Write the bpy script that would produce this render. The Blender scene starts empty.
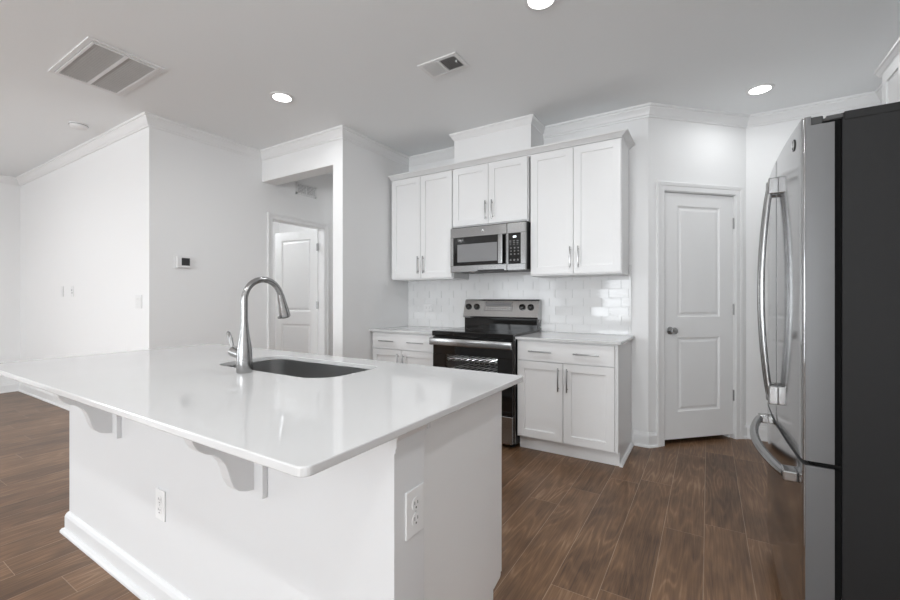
import bpy, bmesh, math, random
from mathutils import Vector, Matrix
R = math.radians
random.seed(7)
SC = bpy.context.scene
COL = SC.collection

# ------------------------------------------------------------------ camera
F_PX, YAW, CY, CAM_H = 416.58, 0.5554, 298.52, 1.1922
cam_d = bpy.data.cameras.new('camera')
cam = bpy.data.objects.new('camera', cam_d); COL.objects.link(cam)
cam.location = (0, 0, CAM_H); cam.rotation_euler = (R(90), 0, YAW)
cam_d.sensor_width = 36; cam_d.lens = F_PX / 900 * 36
cam_d.shift_y = (CY - 300) / 900
cam_d.clip_start = 0.02
SC.camera = cam

# ------------------------------------------------------------------ world, daylight, exposure
w = bpy.data.worlds.new('sky'); SC.world = w; w.use_nodes = True
w.node_tree.nodes['Background'].inputs[0].default_value = (0.85, 0.92, 1.0, 1)
w.node_tree.nodes['Background'].inputs[1].default_value = 1.0
vs = SC.view_settings
vs.view_transform = 'Standard'; vs.look = 'None'; vs.gamma = 1; vs.use_curve_mapping = False
vs.exposure = 0.0
SC.display_settings.display_device = 'sRGB'
Y0 = -6.0                                     # wall with the windows, behind the camera
def daylight(name, loc, rot, sx, sy, power, col=(0.93, 0.97, 1.0)):
    l = bpy.data.lights.new(name, 'AREA'); l.shape = 'RECTANGLE'; l.size = sx; l.size_y = sy
    l.energy = power; l.color = col
    o = bpy.data.objects.new(name, l); COL.objects.link(o); o.location = loc; o.rotation_euler = rot
    return o
TILT = 32                                     # daylight panels tipped upward to brighten the ceiling
P_PATIO, P_LIVING, P_SIDE, P_ADDED_RIGHT, P_ADDED_PANTRY, DOWNLIGHT_W, DOWNLIGHT_PANTRY_W, ADDED_DOWNLIGHT_W, P_ADDED_ROOM = 102, 48, 92, 60, 198, 9.8, 2.4, 13.5, 45
daylight('daylight_patio_door', (-1.95, Y0 - 0.60, 1.10), (R(90 + TILT), 0, 0), 1.9, 2.0, P_PATIO)
daylight('daylight_living_window', (-5.4, Y0 - 0.50, 1.40), (R(90 + TILT), 0, 0), 2.4, 1.6, P_LIVING)
daylight('daylight_side_window', (-8.15, -2.7, 1.40), (R(90 + TILT), 0, R(-90)), 2.0, 1.6, P_SIDE)
daylight('daylight_added_right', (1.70, -4.8, 1.40), (R(90 + TILT), 0, R(90)), 2.0, 1.6, P_ADDED_RIGHT)  # added fill from an unseen window, for faces turned this way
daylight('daylight_added_pantry', (-0.25, Y0 - 0.50, 1.40), (R(90 + TILT), 0, 0), 1.3, 1.6, P_ADDED_PANTRY)  # added with its unseen window to brighten the pantry door
LAMP_COL = (0.96, 0.985, 1.0)

# ------------------------------------------------------------------ materials
def mat(name, col, rough=0.5, metal=0.0, bump=0.0, bscale=200.0, vary=0.0, vscale=3.0, spec=0.5, emit=0.0, stretch=None, coat=0.0):
    m = bpy.data.materials.new(name); m.use_nodes = True
    nt = m.node_tree; b = nt.nodes['Principled BSDF']
    b.inputs['Base Color'].default_value = (*col, 1); b.inputs['Roughness'].default_value = rough
    b.inputs['Metallic'].default_value = metal; b.inputs['Specular IOR Level'].default_value = spec
    if coat: b.inputs['Coat Weight'].default_value = coat; b.inputs['Coat Roughness'].default_value = 0.05
    if emit:
        b.inputs['Emission Color'].default_value = (*col, 1); b.inputs['Emission Strength'].default_value = emit
    tc = nt.nodes.new('ShaderNodeTexCoord'); mp = nt.nodes.new('ShaderNodeMapping')
    nt.links.new(tc.outputs['Object'], mp.inputs[0])
    if stretch: mp.inputs['Scale'].default_value = stretch
    if vary:
        n = nt.nodes.new('ShaderNodeTexNoise'); n.inputs['Scale'].default_value = vscale; n.inputs['Detail'].default_value = 4
        nt.links.new(mp.outputs[0], n.inputs['Vector'])
        mx = nt.nodes.new('ShaderNodeMix'); mx.data_type = 'RGBA'
        mx.inputs[6].default_value = (*[c * (1 - vary) for c in col], 1); mx.inputs[7].default_value = (*[min(1, c * (1 + vary)) for c in col], 1)
        nt.links.new(n.outputs['Fac'], mx.inputs[0]); nt.links.new(mx.outputs[2], b.inputs['Base Color'])
    if bump:
        n2 = nt.nodes.new('ShaderNodeTexNoise'); n2.inputs['Scale'].default_value = bscale; n2.inputs['Detail'].default_value = 2
        nt.links.new(mp.outputs[0], n2.inputs['Vector'])
        bp = nt.nodes.new('ShaderNodeBump'); bp.inputs['Strength'].default_value = bump; bp.inputs['Distance'].default_value = 0.002
        nt.links.new(n2.outputs['Fac'], bp.inputs['Height']); nt.links.new(bp.outputs[0], b.inputs['Normal'])
    return m
M = {}
M['wall'] = mat('wall_paint', (0.905, 0.905, 0.905), 0.6, bump=0.05, bscale=300)
M['ceiling'] = mat('ceiling_paint', (0.925, 0.942, 0.95), 0.85, bump=0.1, bscale=250)
M['trim'] = mat('trim_paint', (0.87, 0.87, 0.87), 0.35, vary=0.01)
M['door'] = mat('door_paint', (0.90, 0.90, 0.90), 0.35, vary=0.01)
M['cabinet'] = mat('cabinet_paint', (0.86, 0.86, 0.86), 0.32, vary=0.008)
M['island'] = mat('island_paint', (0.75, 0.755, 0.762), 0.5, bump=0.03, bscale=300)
M['quartz'] = mat('white_quartz', (0.66, 0.66, 0.66), 0.07, vary=0.015, vscale=5)
M['tile'] = mat('glazed_tile', (0.82, 0.82, 0.82), 0.06, vary=0.01)
M['grout'] = mat('grout', (0.80, 0.80, 0.80), 0.8, vary=0.02)
M['handle'] = mat('handle_steel', (0.34, 0.34, 0.34), 0.22, 1.0, bump=0.01, bscale=60)
M['steel'] = mat('stainless_steel', (0.45, 0.45, 0.45), 0.2, 1.0, bump=0.02, bscale=60, stretch=(1, 1, 30))
M['steel_h'] = mat('brushed_stainless', (0.34, 0.34, 0.34), 0.20, 1.0, bump=0.03, bscale=60, stretch=(1, 1, 40))
M['fridge'] = mat('fridge_stainless', (0.47, 0.47, 0.475), 0.10, 1.0, bump=0.01, bscale=40, stretch=(1, 1, 20))
M['fridge_edge'] = mat('fridge_door_edge', (0.12, 0.12, 0.122), 0.40, 0.35, bump=0.02, bscale=40, stretch=(1, 1, 30), spec=0.4)
M['sink'] = mat('sink_steel', (0.50, 0.50, 0.50), 0.33, 1.0, bump=0.03, bscale=40, stretch=(30, 1, 1))
M['nickel'] = mat('brushed_nickel', (0.42, 0.42, 0.42), 0.28, 1.0, bump=0.02, bscale=80)
M['faucet'] = mat('faucet_nickel', (0.38, 0.38, 0.38), 0.24, 1.0, bump=0.02, bscale=80)
M['charcoal'] = mat('charcoal_enamel', (0.011, 0.011, 0.0113), 0.55, spec=0.25, bump=0.15, bscale=400)
M['black'] = mat('black_plastic', (0.012, 0.012, 0.012), 0.4, vary=0.1)
M['gasket'] = mat('black_gasket_rubber', (0.006, 0.006, 0.006), 0.9, vary=0.1, spec=0.1)
M['guard'] = mat('range_back_steel', (0.50, 0.50, 0.50), 0.22, 1.0, bump=0.03, bscale=60, stretch=(1, 1, 40))
M['blackglass'] = mat('black_glass', (0.006, 0.006, 0.006), 0.05, vary=0.05)
M['plastic'] = mat('white_plastic', (0.84, 0.84, 0.84), 0.35, vary=0.01)
M['greypanel'] = mat('grey_screen_mesh', (0.23, 0.23, 0.235), 0.3, vary=0.04, vscale=8)
M['filter'] = mat('grey_filter', (0.62, 0.62, 0.62), 0.9, vary=0.06, vscale=30)
M['duct'] = mat('dark_duct', (0.05, 0.05, 0.05), 0.7, vary=0.1)
M['slot'] = mat('slot_shadow', (0.04, 0.04, 0.04), 0.7, vary=0.1)
M['mark'] = mat('panel_marks', (0.55, 0.55, 0.55), 0.5, vary=0.02)
M['lens'] = mat('lit_lens', (1.0, 0.99, 0.97), 0.4, emit=9.0)
M['keymark'] = mat('keypad_marks', (0.20, 0.20, 0.20), 0.5, vary=0.02)
M['digit'] = mat('lit_digits', (0.9, 0.95, 1.0), 0.4, emit=1.2)
M['screen'] = mat('thermostat_screen', (0.03, 0.03, 0.032), 0.25, vary=0.05)
M['oven_in'] = mat('oven_enamel', (0.03, 0.03, 0.03), 0.3, vary=0.1)
M['chrome'] = mat('rack_chrome', (0.85, 0.85, 0.85), 0.35, 1.0, vary=0.02)

def glass_mat(name, tint, fac):
    m = bpy.data.materials.new(name); m.use_nodes = True; nt = m.node_tree
    for n in list(nt.nodes):
        if n.type == 'BSDF_PRINCIPLED': nt.nodes.remove(n)
    out = nt.nodes['Material Output']
    tr = nt.nodes.new('ShaderNodeBsdfTransparent'); tr.inputs[0].default_value = (tint, tint, tint, 1)
    gl = nt.nodes.new('ShaderNodeBsdfGlossy'); gl.inputs['Roughness'].default_value = 0.03
    fr = nt.nodes.new('ShaderNodeFresnel'); fr.inputs[0].default_value = 1.45
    mx = nt.nodes.new('ShaderNodeMixShader')
    nt.links.new(fr.outputs[0], mx.inputs[0]); nt.links.new(tr.outputs[0], mx.inputs[1]); nt.links.new(gl.outputs[0], mx.inputs[2])
    nt.links.new(mx.outputs[0], out.inputs[0])
    return m
M['ovenglass'] = glass_mat('tinted_oven_glass', 0.92, 0.1)

def floor_mat():
    m = bpy.data.materials.new('wood_planks'); m.use_nodes = True; nt = m.node_tree; b = nt.nodes['Principled BSDF']
    N = nt.nodes.new; L = nt.links.new
    def math_(op, a, bb=None, c=None):
        n = N('ShaderNodeMath'); n.operation = op
        for i, v in enumerate((a, bb, c)):
            if v is None: continue
            if isinstance(v, (int, float)): n.inputs[i].default_value = v
            else: L(v, n.inputs[i])
        return n.outputs[0]
    tc = N('ShaderNodeTexCoord'); sp = N('ShaderNodeSeparateXYZ'); L(tc.outputs['Object'], sp.inputs[0])
    u = math_('DIVIDE', math_('ADD', sp.outputs[0], 0.0186 + 18.0), 0.18)
    row = math_('FLOOR', u); fu = math_('FRACT', u)
    wn = N('ShaderNodeTexWhiteNoise'); wn.noise_dimensions = '1D'; L(row, wn.inputs['W'])
    v = math_('ADD', math_('DIVIDE', math_('ADD', sp.outputs[1], 20.0), 1.22), math_('MULTIPLY', wn.outputs['Value'], 7.3))
    colm = math_('FLOOR', v); fv = math_('FRACT', v)
    cb = N('ShaderNodeCombineXYZ'); L(row, cb.inputs[0]); L(colm, cb.inputs[1])
    pid = N('ShaderNodeTexWhiteNoise'); pid.noise_dimensions = '3D'; L(cb.outputs[0], pid.inputs['Vector'])
    # grain, offset per plank
    off = N('ShaderNodeVectorMath'); off.operation = 'MULTIPLY_ADD'
    L(pid.outputs['Color'], off.inputs[0]); off.inputs[1].default_value = (13, 17, 5)
    L(tc.outputs['Object'], off.inputs[2])
    mp = N('ShaderNodeMapping'); mp.inputs['Scale'].default_value = (14, 1.1, 1); L(off.outputs[0], mp.inputs[0])
    gr = N('ShaderNodeTexNoise'); gr.inputs['Scale'].default_value = 2.2; gr.inputs['Detail'].default_value = 7; gr.inputs['Roughness'].default_value = 0.62
    gr.inputs['Distortion'].default_value = 0.6; L(mp.outputs[0], gr.inputs['Vector'])
    mp2 = N('ShaderNodeMapping'); mp2.inputs['Scale'].default_value = (90, 3, 1); L(off.outputs[0], mp2.inputs[0])
    g2 = N('ShaderNodeTexNoise'); g2.inputs['Scale'].default_value = 2.0; g2.inputs['Detail'].default_value = 3; L(mp2.outputs[0], g2.inputs['Vector'])
    ramp = N('ShaderNodeValToRGB'); e = ramp.color_ramp.elements
    e[0].position = 0.12; e[0].color = FLOOR_DARK; e[1].position = 0.92; e[1].color = FLOOR_LIGHT
    k = ramp.color_ramp.elements.new(0.5); k.color = FLOOR_MID
    bl = N('ShaderNodeTexNoise'); bl.inputs['Scale'].default_value = 3.2; bl.inputs['Detail'].default_value = 3; L(off.outputs[0], bl.inputs['Vector'])
    mp3 = N('ShaderNodeMapping'); mp3.inputs['Scale'].default_value = (6.5, 0.7, 1); L(off.outputs[0], mp3.inputs[0])
    wv = N('ShaderNodeTexNoise'); wv.inputs['Scale'].default_value = 1.3; wv.inputs['Detail'].default_value = 1.5; L(mp3.outputs[0], wv.inputs['Vector'])
    rings = math_('POWER', math_('MULTIPLY_ADD', math_('SINE', math_('MULTIPLY', wv.outputs['Fac'], 95.0)), 0.5, 0.5), 3.0)
    cathedral = math_('MULTIPLY', rings, math_('MULTIPLY', math_('SUBTRACT', bl.outputs['Fac'], 0.25), 0.5))
    t = math_('ADD', math_('MULTIPLY', gr.outputs['Fac'], 0.50), math_('MULTIPLY', pid.outputs['Value'], 0.20))
    t = math_('ADD', t, math_('MULTIPLY', math_('SUBTRACT', g2.outputs['Fac'], 0.5), 0.55))
    t = math_('ADD', t, math_('MULTIPLY', math_('SUBTRACT', bl.outputs['Fac'], 0.5), 0.45))
    t = math_('ADD', t, cathedral)
    L(t, ramp.inputs[0])
    su = math_('LESS_THAN', math_('MINIMUM', fu, math_('SUBTRACT', 1.0, fu)), 0.0085)
    sv = math_('LESS_THAN', math_('MINIMUM', fv, math_('SUBTRACT', 1.0, fv)), 0.0010)
    seam = math_('MAXIMUM', su, sv)
    mx = N('ShaderNodeMix'); mx.data_type = 'RGBA'; mx.inputs[7].default_value = FLOOR_SEAM_GLINT  # seams painted light, as highlights caught on bevelled plank edges
    L(math_('MULTIPLY', seam, math_('MULTIPLY', bl.outputs['Fac'], 1.1)), mx.inputs[0]); L(ramp.outputs[0], mx.inputs[6]); L(mx.outputs[2], b.inputs['Base Color'])
    b.inputs['Roughness'].default_value = 0.36; b.inputs['Specular IOR Level'].default_value = 0.35
    bp = N('ShaderNodeBump'); bp.inputs['Strength'].default_value = 0.12; bp.inputs['Distance'].default_value = 0.002
    L(g2.outputs['Fac'], bp.inputs['Height']); L(bp.outputs[0], b.inputs['Normal'])
    return m
FLOOR_DARK = (0.078, 0.042, 0.023, 1); FLOOR_MID = (0.212, 0.118, 0.063, 1); FLOOR_LIGHT = (0.40, 0.265, 0.168, 1); FLOOR_SEAM_GLINT = (0.44, 0.33, 0.24, 1)
M['floor'] = floor_mat()

# ------------------------------------------------------------------ mesh helpers
ORG = {}
def frame(o, u, n):
    """local x -> u (along the face), local y -> n (out of the face), local z -> up"""
    u = Vector(u).normalized(); n = Vector(n).normalized()
    return Matrix(((u.x, n.x, 0, o[0]), (u.y, n.y, 0, o[1]), (0, 0, 1, o[2]), (0, 0, 0, 1)))
I4 = Matrix.Identity(4)

class MB:
    def __init__(s, mx=I4): s.bm = bmesh.new(); s.mx = mx; s.smooth = False
    def _merge(s, b):
        for v in b.verts: v.co = s.mx @ v.co
        me = bpy.data.meshes.new('tmp'); b.to_mesh(me); b.free(); s.bm.from_mesh(me); bpy.data.meshes.remove(me)
        return s
    def box(s, x0, x1, y0, y1, z0, z1, bev=0.0, seg=2):
        b = bmesh.new(); bmesh.ops.create_cube(b, size=1)
        for v in b.verts:
            v.co = Vector(((x0 + x1) / 2 + v.co.x * (x1 - x0), (y0 + y1) / 2 + v.co.y * (y1 - y0), (z0 + z1) / 2 + v.co.z * (z1 - z0)))
        if bev: bmesh.ops.bevel(b, geom=list(b.edges), offset=bev, segments=seg, affect='EDGES', profile=0.5)
        return s._merge(b)
    def poly_prism(s, pts, z0, z1, bev=0.0):
        """outline in local x,y pulled up from z0 to z1"""
        b = bmesh.new(); lo = [b.verts.new((p[0], p[1], z0)) for p in pts]
        f = b.faces.new(lo); r = bmesh.ops.extrude_face_region(b, geom=[f])
        for g in r['geom']:
            if isinstance(g, bmesh.types.BMVert): g.co.z = z1
        bmesh.ops.recalc_face_normals(b, faces=b.faces)
        if bev: bmesh.ops.bevel(b, geom=list(b.edges), offset=bev, segments=2, affect='EDGES', profile=0.5)
        return s._merge(b)
    def side_prism(s, pts, x0, x1, bev=0.0):
        """outline in local y,z pulled along x"""
        b = bmesh.new(); f = b.faces.new([b.verts.new((x0, p[0], p[1])) for p in pts])
        r = bmesh.ops.extrude_face_region(b, geom=[f])
        for g in r['geom']:
            if isinstance(g, bmesh.types.BMVert): g.co.x = x1
        bmesh.ops.recalc_face_normals(b, faces=b.faces)
        if bev: bmesh.ops.bevel(b, geom=[e for e in b.edges if abs(e.verts[0].co.x - e.verts[1].co.x) < 1e-6], offset=bev, segments=2, affect='EDGES', profile=0.5)
        return s._merge(b)
    def tube(s, pts, r, n=12, cap=True):
        pts = [Vector(p) for p in pts]; rs = r if isinstance(r, (list, tuple)) else [r] * len(pts)
        b = bmesh.new(); rings = []; ref = None
        for i, p in enumerate(pts):
            t = (pts[min(i + 1, len(pts) - 1)] - pts[max(i - 1, 0)]).normalized()
            if ref is None:
                ref = t.orthogonal().normalized()
            ref = (ref - t * ref.dot(t)).normalized(); bi = t.cross(ref)
            rings.append([b.verts.new(p + rs[i] * (math.cos(2 * math.pi * k / n) * ref + math.sin(2 * math.pi * k / n) * bi)) for k in range(n)])
        for a, c in zip(rings, rings[1:]):
            for k in range(n): b.faces.new((a[k], a[(k + 1) % n], c[(k + 1) % n], c[k]))
        if cap: b.faces.new(rings[0][::-1]); b.faces.new(rings[-1])
        s.smooth = True
        return s._merge(b)
    def lathe(s, prof, c=(0, 0, 0), axis='z', n=32, ringed=False):
        """prof: (radius, height) pairs turned about an axis through c"""
        b = bmesh.new(); rings = []
        for r, hgt in prof:
            ring = []
            for k in range(n):
                a = 2 * math.pi * k / n; x, y = max(r, 1e-5) * math.cos(a), max(r, 1e-5) * math.sin(a)
                p = {'z': (x, y, hgt), 'y': (x, hgt, y), 'x': (hgt, x, y)}[axis]
                ring.append(b.verts.new(Vector(c) + Vector(p)))
            rings.append(ring)
        for a_, c_ in zip(rings, rings[1:]):
            for k in range(n): b.faces.new((a_[k], a_[(k + 1) % n], c_[(k + 1) % n], c_[k]))
        if prof[0][0] > 1e-4 and prof[-1][0] > 1e-4 and ringed:
            for k in range(n): b.faces.new((rings[-1][k], rings[-1][(k + 1) % n], rings[0][(k + 1) % n], rings[0][k]))
        else:
            b.faces.new(rings[0][::-1]); b.faces.new(rings[-1])
        bmesh.ops.recalc_face_normals(b, faces=b.faces)
        s.smooth = True
        return s._merge(b)
    def sweep(s, path, prof, closed=False):
        """closed profile of (offset, z) swept along a floor path, the room to the right of travel, mitred at corners"""
        b = bmesh.new(); P = [Vector((p[0], p[1])) for p in path]; nrm = []
        for a, c in zip(P, P[1:]):
            d = (c - a).normalized(); nrm.append(Vector((d.y, -d.x)))
        rings = []
        for i, p in enumerate(P):
            if i == 0: m = nrm[0]
            elif i == len(P) - 1: m = nrm[-1]
            else:
                m = nrm[i - 1] + nrm[i]; m = m / m.dot(nrm[i])
            rings.append([b.verts.new((p.x + m.x * o, p.y + m.y * o, z)) for o, z in prof])
        k = len(prof)
        for a, c in zip(rings, rings[1:]):
            for j in range(k): b.faces.new((a[j], a[(j + 1) % k], c[(j + 1) % k], c[j]))
        b.faces.new(rings[0][::-1]); b.faces.new(rings[-1])
        bmesh.ops.recalc_face_normals(b, faces=b.faces)
        return s._merge(b)
    def slab(s, x0, x1, z0, z1, yb, yf, panels, both=False):
        """door leaf or drawer front: rectangular leaf with stepped panels; panels = (x0,x1,z0,z1,[(inset,depth),...])"""
        b = bmesh.new()
        def face(y, sgn):
            xs = sorted({x0, x1, *[p[0] for p in panels], *[p[1] for p in panels]}); zs = sorted({z0, z1, *[p[2] for p in panels], *[p[3] for p in panels]})
            for a, c in zip(xs, xs[1:]):
                for d, e in zip(zs, zs[1:]):
                    mx_, mz = (a + c) / 2, (d + e) / 2
                    if any(p[0] < mx_ < p[1] and p[2] < mz < p[3] for p in panels): continue
                    b.faces.new([b.verts.new(q) for q in ((a, y, d), (c, y, d), (c, y, e), (a, y, e))])
            for p in panels:
                prev = (0, 0)
                def rect(i): return [(p[0] + i[0], y - sgn * i[1], p[2] + i[0]), (p[1] - i[0], y - sgn * i[1], p[2] + i[0]), (p[1] - i[0], y - sgn * i[1], p[3] - i[0]), (p[0] + i[0], y - sgn * i[1], p[3] - i[0])]
                for nx in p[4]:
                    A, B = rect(prev), rect(nx)
                    for k in range(4): b.faces.new([b.verts.new(q) for q in (A[k], A[(k + 1) % 4], B[(k + 1) % 4], B[k])])
                    prev = nx
                b.faces.new([b.verts.new(q) for q in rect(prev)])
        sg = 1 if yf > yb else -1
        face(yf, sg)
        if both: face(yb, -sg)
        else: b.faces.new([b.verts.new(q) for q in ((x0, yb, z0), (x1, yb, z0), (x1, yb, z1), (x0, yb, z1))])
        for (a, c) in (((x0, z0), (x1, z0)), ((x1, z0), (x1, z1)), ((x1, z1), (x0, z1)), ((x0, z1), (x0, z0))):
            b.faces.new([b.verts.new(q) for q in ((a[0], yb, a[1]), (c[0], yb, c[1]), (c[0], yf, c[1]), (a[0], yf, a[1]))])
        bmesh.ops.remove_doubles(b, verts=b.verts, dist=1e-5)
        bmesh.ops.recalc_face_normals(b, faces=b.faces)
        return s._merge(b)
    def text(s, body, size, at, depth=0.001):
        """lettering lying in local x,z, facing local +y"""
        cu = bpy.data.curves.new('txt', 'FONT'); cu.body = body; cu.size = size; cu.align_x = 'CENTER'; cu.align_y = 'CENTER'; cu.extrude = depth
        o = bpy.data.objects.new('txt', cu); COL.objects.link(o)
        dg = bpy.context.evaluated_depsgraph_get(); me = bpy.data.meshes.new_from_object(o.evaluated_get(dg))
        b = bmesh.new(); b.from_mesh(me)
        for v in b.verts: v.co = Vector((at[0] + at[3] * v.co.x, at[1] + v.co.z, at[2] + v.co.y))
        bpy.data.objects.remove(o); bpy.data.curves.remove(cu); bpy.data.meshes.remove(me)
        return s._merge(b)
    def build(s, name, material, parent=None, smooth=None, origin=None):
        bmesh.ops.recalc_face_normals(s.bm, faces=s.bm.faces) if len(s.bm.faces) < 60000 else None
        if parent is not None: org = ORG[parent.name]
        elif origin is not None: org = Vector(origin)
        else:
            xs = [v.co for v in s.bm.verts]
            lo = Vector([min(v[i] for v in xs) for i in range(3)]); hi = Vector([max(v[i] for v in xs) for i in range(3)])
            org = Vector(((lo.x + hi.x) / 2, (lo.y + hi.y) / 2, lo.z))
        for v in s.bm.verts: v.co -= org
        me = bpy.data.meshes.new(name); s.bm.to_mesh(me); s.bm.free()
        if s.smooth if smooth is None else smooth:
            for p in me.polygons: p.use_smooth = True
            me.set_sharp_from_angle(angle=R(38))
        me.materials.append(material)
        o = bpy.data.objects.new(name, me); COL.objects.link(o)
        if parent is not None: o.parent = parent
        else: o.location = org
        ORG[o.name] = org
        return o
def tag(o, label=None, cat=None, group=None, kind=None):
    for k, v in (('label', label), ('category', cat), ('group', group), ('kind', kind)):
        if v: o[k] = v
    return o
def thing(name, loc, label, cat, group=None):
    o = bpy.data.objects.new(name, None); COL.objects.link(o); o.location = loc; o.empty_display_size = 0.1
    ORG[o.name] = Vector(loc)
    return tag(o, label, cat, group)
def struct(o): o['kind'] = 'structure'; return o

# ------------------------------------------------------------------ dimensions of the place
H = 2.74
YB = 3.681; XR_C = -0.410; XD, YD = 0.273, 4.364; XRW = 1.11
XA, XA2 = -2.823, -2.947; YH = 2.700; XT = -4.019; YT = 1.652; XL = -7.58
TH = 0.12; CTR = 0.892; SLAB = 0.020
YUF = 3.349                                   # door faces of the wall cabinets
YBF = 3.076                                   # door faces of the base cabinets
q2 = 2 ** -0.5
FD = frame((XR_C, YB, 0), (q2, q2, 0), (q2, -q2, 0))        # angled pantry wall
FB = frame((0, YB, 0), (1, 0, 0), (0, -1, 0))               # back wall
FT = frame((XT, 0, 0), (0, 1, 0), (1, 0, 0))                # wall with the thermostat
FL = frame((0, YT, 0), (1, 0, 0), (0, -1, 0))               # long wall of the living area

# ------------------------------------------------------------------ structure
struct(MB().box(XL - TH, XRW + TH, Y0 - TH, 6.12, -0.1, 0).build('floor', M['floor'], origin=(0, 0, 0)))
struct(MB().box(XL - TH, XRW + TH, Y0 - TH, 6.12, H, H + 0.1).build('ceiling', M['ceiling']))
struct(MB().box(XA, XR_C, YB, YB + TH, 0, H).build('wall_back', M['wall']))
# angled wall with the pantry doorway
DW0, DW1, DZ = 0.150, 0.846, 2.062
m = MB(FD); m.box(0, DW0 - 0.018, -TH, 0, 0, H).box(DW1 + 0.018, 0.9659, -TH, 0, 0, H).box(DW0 - 0.018, DW1 + 0.018, -TH, 0, DZ + 0.018, H)
struct(m.build('wall_pantry', M['wall']))
struct(MB().box(-1.32, -1.2, YB + TH, 5.4, 0, H).box(-1.32, 0.55, 5.4, 5.52, 0, H).box(0.43, 0.55, YD + TH, 5.4, 0, H).build('wall_pantry_inside', M['wall']))
struct(MB().box(XD - 0.05, XRW, YD, YD + TH, 0, H).build('wall_far', M['wall']))
HOLES_R = [(-5.8, -3.8, 0.6, 2.2)]
m = MB(); m.box(XRW, XRW + TH, Y0 - TH, -5.8, 0, H).box(XRW, XRW + TH, -3.8, YD + TH, 0, H).box(XRW, XRW + TH, -5.8, -3.8, 0, 0.6).box(XRW, XRW + TH, -5.8, -3.8, 2.2, H)
struct(m.build('wall_right', M['wall']))
struct(MB().box(XA2, XA, YH, 6.0, 0, H).build('wall_partition', M['wall']))
struct(MB().box(XT, XA2, YH, YH + 0.16, 2.428, H).build('wall_header', M['wall']))
HD0, HD1, HZ = 2.827, 3.538, 2.050
m = MB().box(XT - TH, XT, YT + TH, HD0 - 0.018, 0, H).box(XT - TH, XT, HD1 + 0.018, 6.0, 0, H).box(XT - TH, XT, HD0 - 0.018, HD1 + 0.018, HZ + 0.018, H)
struct(m.build('wall_hall', M['wall']))
struct(MB().box(XL, XT, YT, YT + TH, 0, H).build('wall_living', M['wall']))
# wall with windows behind, and the side wall of the living area
def holed(axis, at, a0, a1, holes):
    m = MB(); cur = a0
    def bx(u0, u1, z0, z1):
        if axis == 'y': m.box(u0, u1, at - TH, at, z0, z1)
        else: m.box(at - TH, at, u0, u1, z0, z1)
    for (u0, u1, z0, z1) in holes:
        bx(cur, u0, 0, H)
        if z0 > 0: bx(u0, u1, 0, z0)
        bx(u0, u1, z1, H); cur = u1
    bx(cur, a1, 0, H)
    return m
HOLES_Y = [(-6.6, -4.2, 0.6, 2.2), (-2.9, -1.0, 0.1, 2.1), (-0.9, 0.4, 0.6, 2.2)]
HOLES_X = [(-3.7, -1.7, 0.6, 2.2)]
struct(holed('y', Y0, XL, XRW, HOLES_Y).build('wall_front', M['wall']))
struct(holed('x', XL, Y0 - TH, YT + TH, HOLES_X).build('wall_left', M['wall']))
def window(name, fr, u0, u1, z0, z1, n):
    m = MB(fr); f = 0.05
    m.box(u0, u1, -0.09, -0.03, z0, z0 + f).box(u0, u1, -0.09, -0.03, z1 - f, z1).box(u0, u0 + f, -0.09, -0.03, z0, z1).box(u1 - f, u1, -0.09, -0.03, z0, z1)
    for k in range(1, n):
        x = u0 + (u1 - u0) * k / n; m.box(x - 0.035, x + 0.035, -0.09, -0.03, z0, z1)
    o = struct(m.build(name, M['trim']))
    c = MB(fr); k = 0.06
    c.box(u0 - k, u0, 0, 0.018, z0, z1 + k).box(u1, u1 + k, 0, 0.018, z0, z1 + k).box(u0, u1, 0, 0.018, z1, z1 + k)
    if z0 > 0.3: c.box(u0 - k, u1 + k, 0, 0.03, z0 - 0.05, z0)
    c.build('window_casing', M['trim'], o)
FF = frame((0, Y0, 0), (1, 0, 0), (0, 1, 0)); FX = frame((XL, 0, 0), (0, 1, 0), (1, 0, 0))
window('window_1', FF, -6.6, -4.2, 0.6, 2.2, 3)
window('window_2', FF, -2.9, -1.0, 0.1, 2.1, 2)
window('window_5', FF, -0.9, 0.4, 0.6, 2.2, 2)  # unseen window added so daylight reaches the pantry door
window('window_3', FX, -3.7, -1.7, 0.6, 2.2, 2)
window('window_4', frame((XRW, 0, 0), (0, 1, 0), (-1, 0, 0)), -5.8, -3.8, 0.6, 2.2, 3)  # unseen window added as an opening for fill light
# hall end and the bright room behind the open door
struct(MB().box(XT - TH, XA, 6.0, 6.12, 0, H).build('wall_hall_end', M['wall']))
struct(MB().box(-6.9, XT - TH, 5.0, 5.12, 0, H).box(-7.02, -6.9, YT + TH, 5.12, 0, H).build('wall_bedroom', M['wall']))
# boxed chase above the wall cabinets
CH0, CH1, CHY = -2.040, -1.280, 3.365
struct(MB().box(CH0, CH1, CHY, YB, 2.40, H).build('wall_chase', M['wall']))
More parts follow.
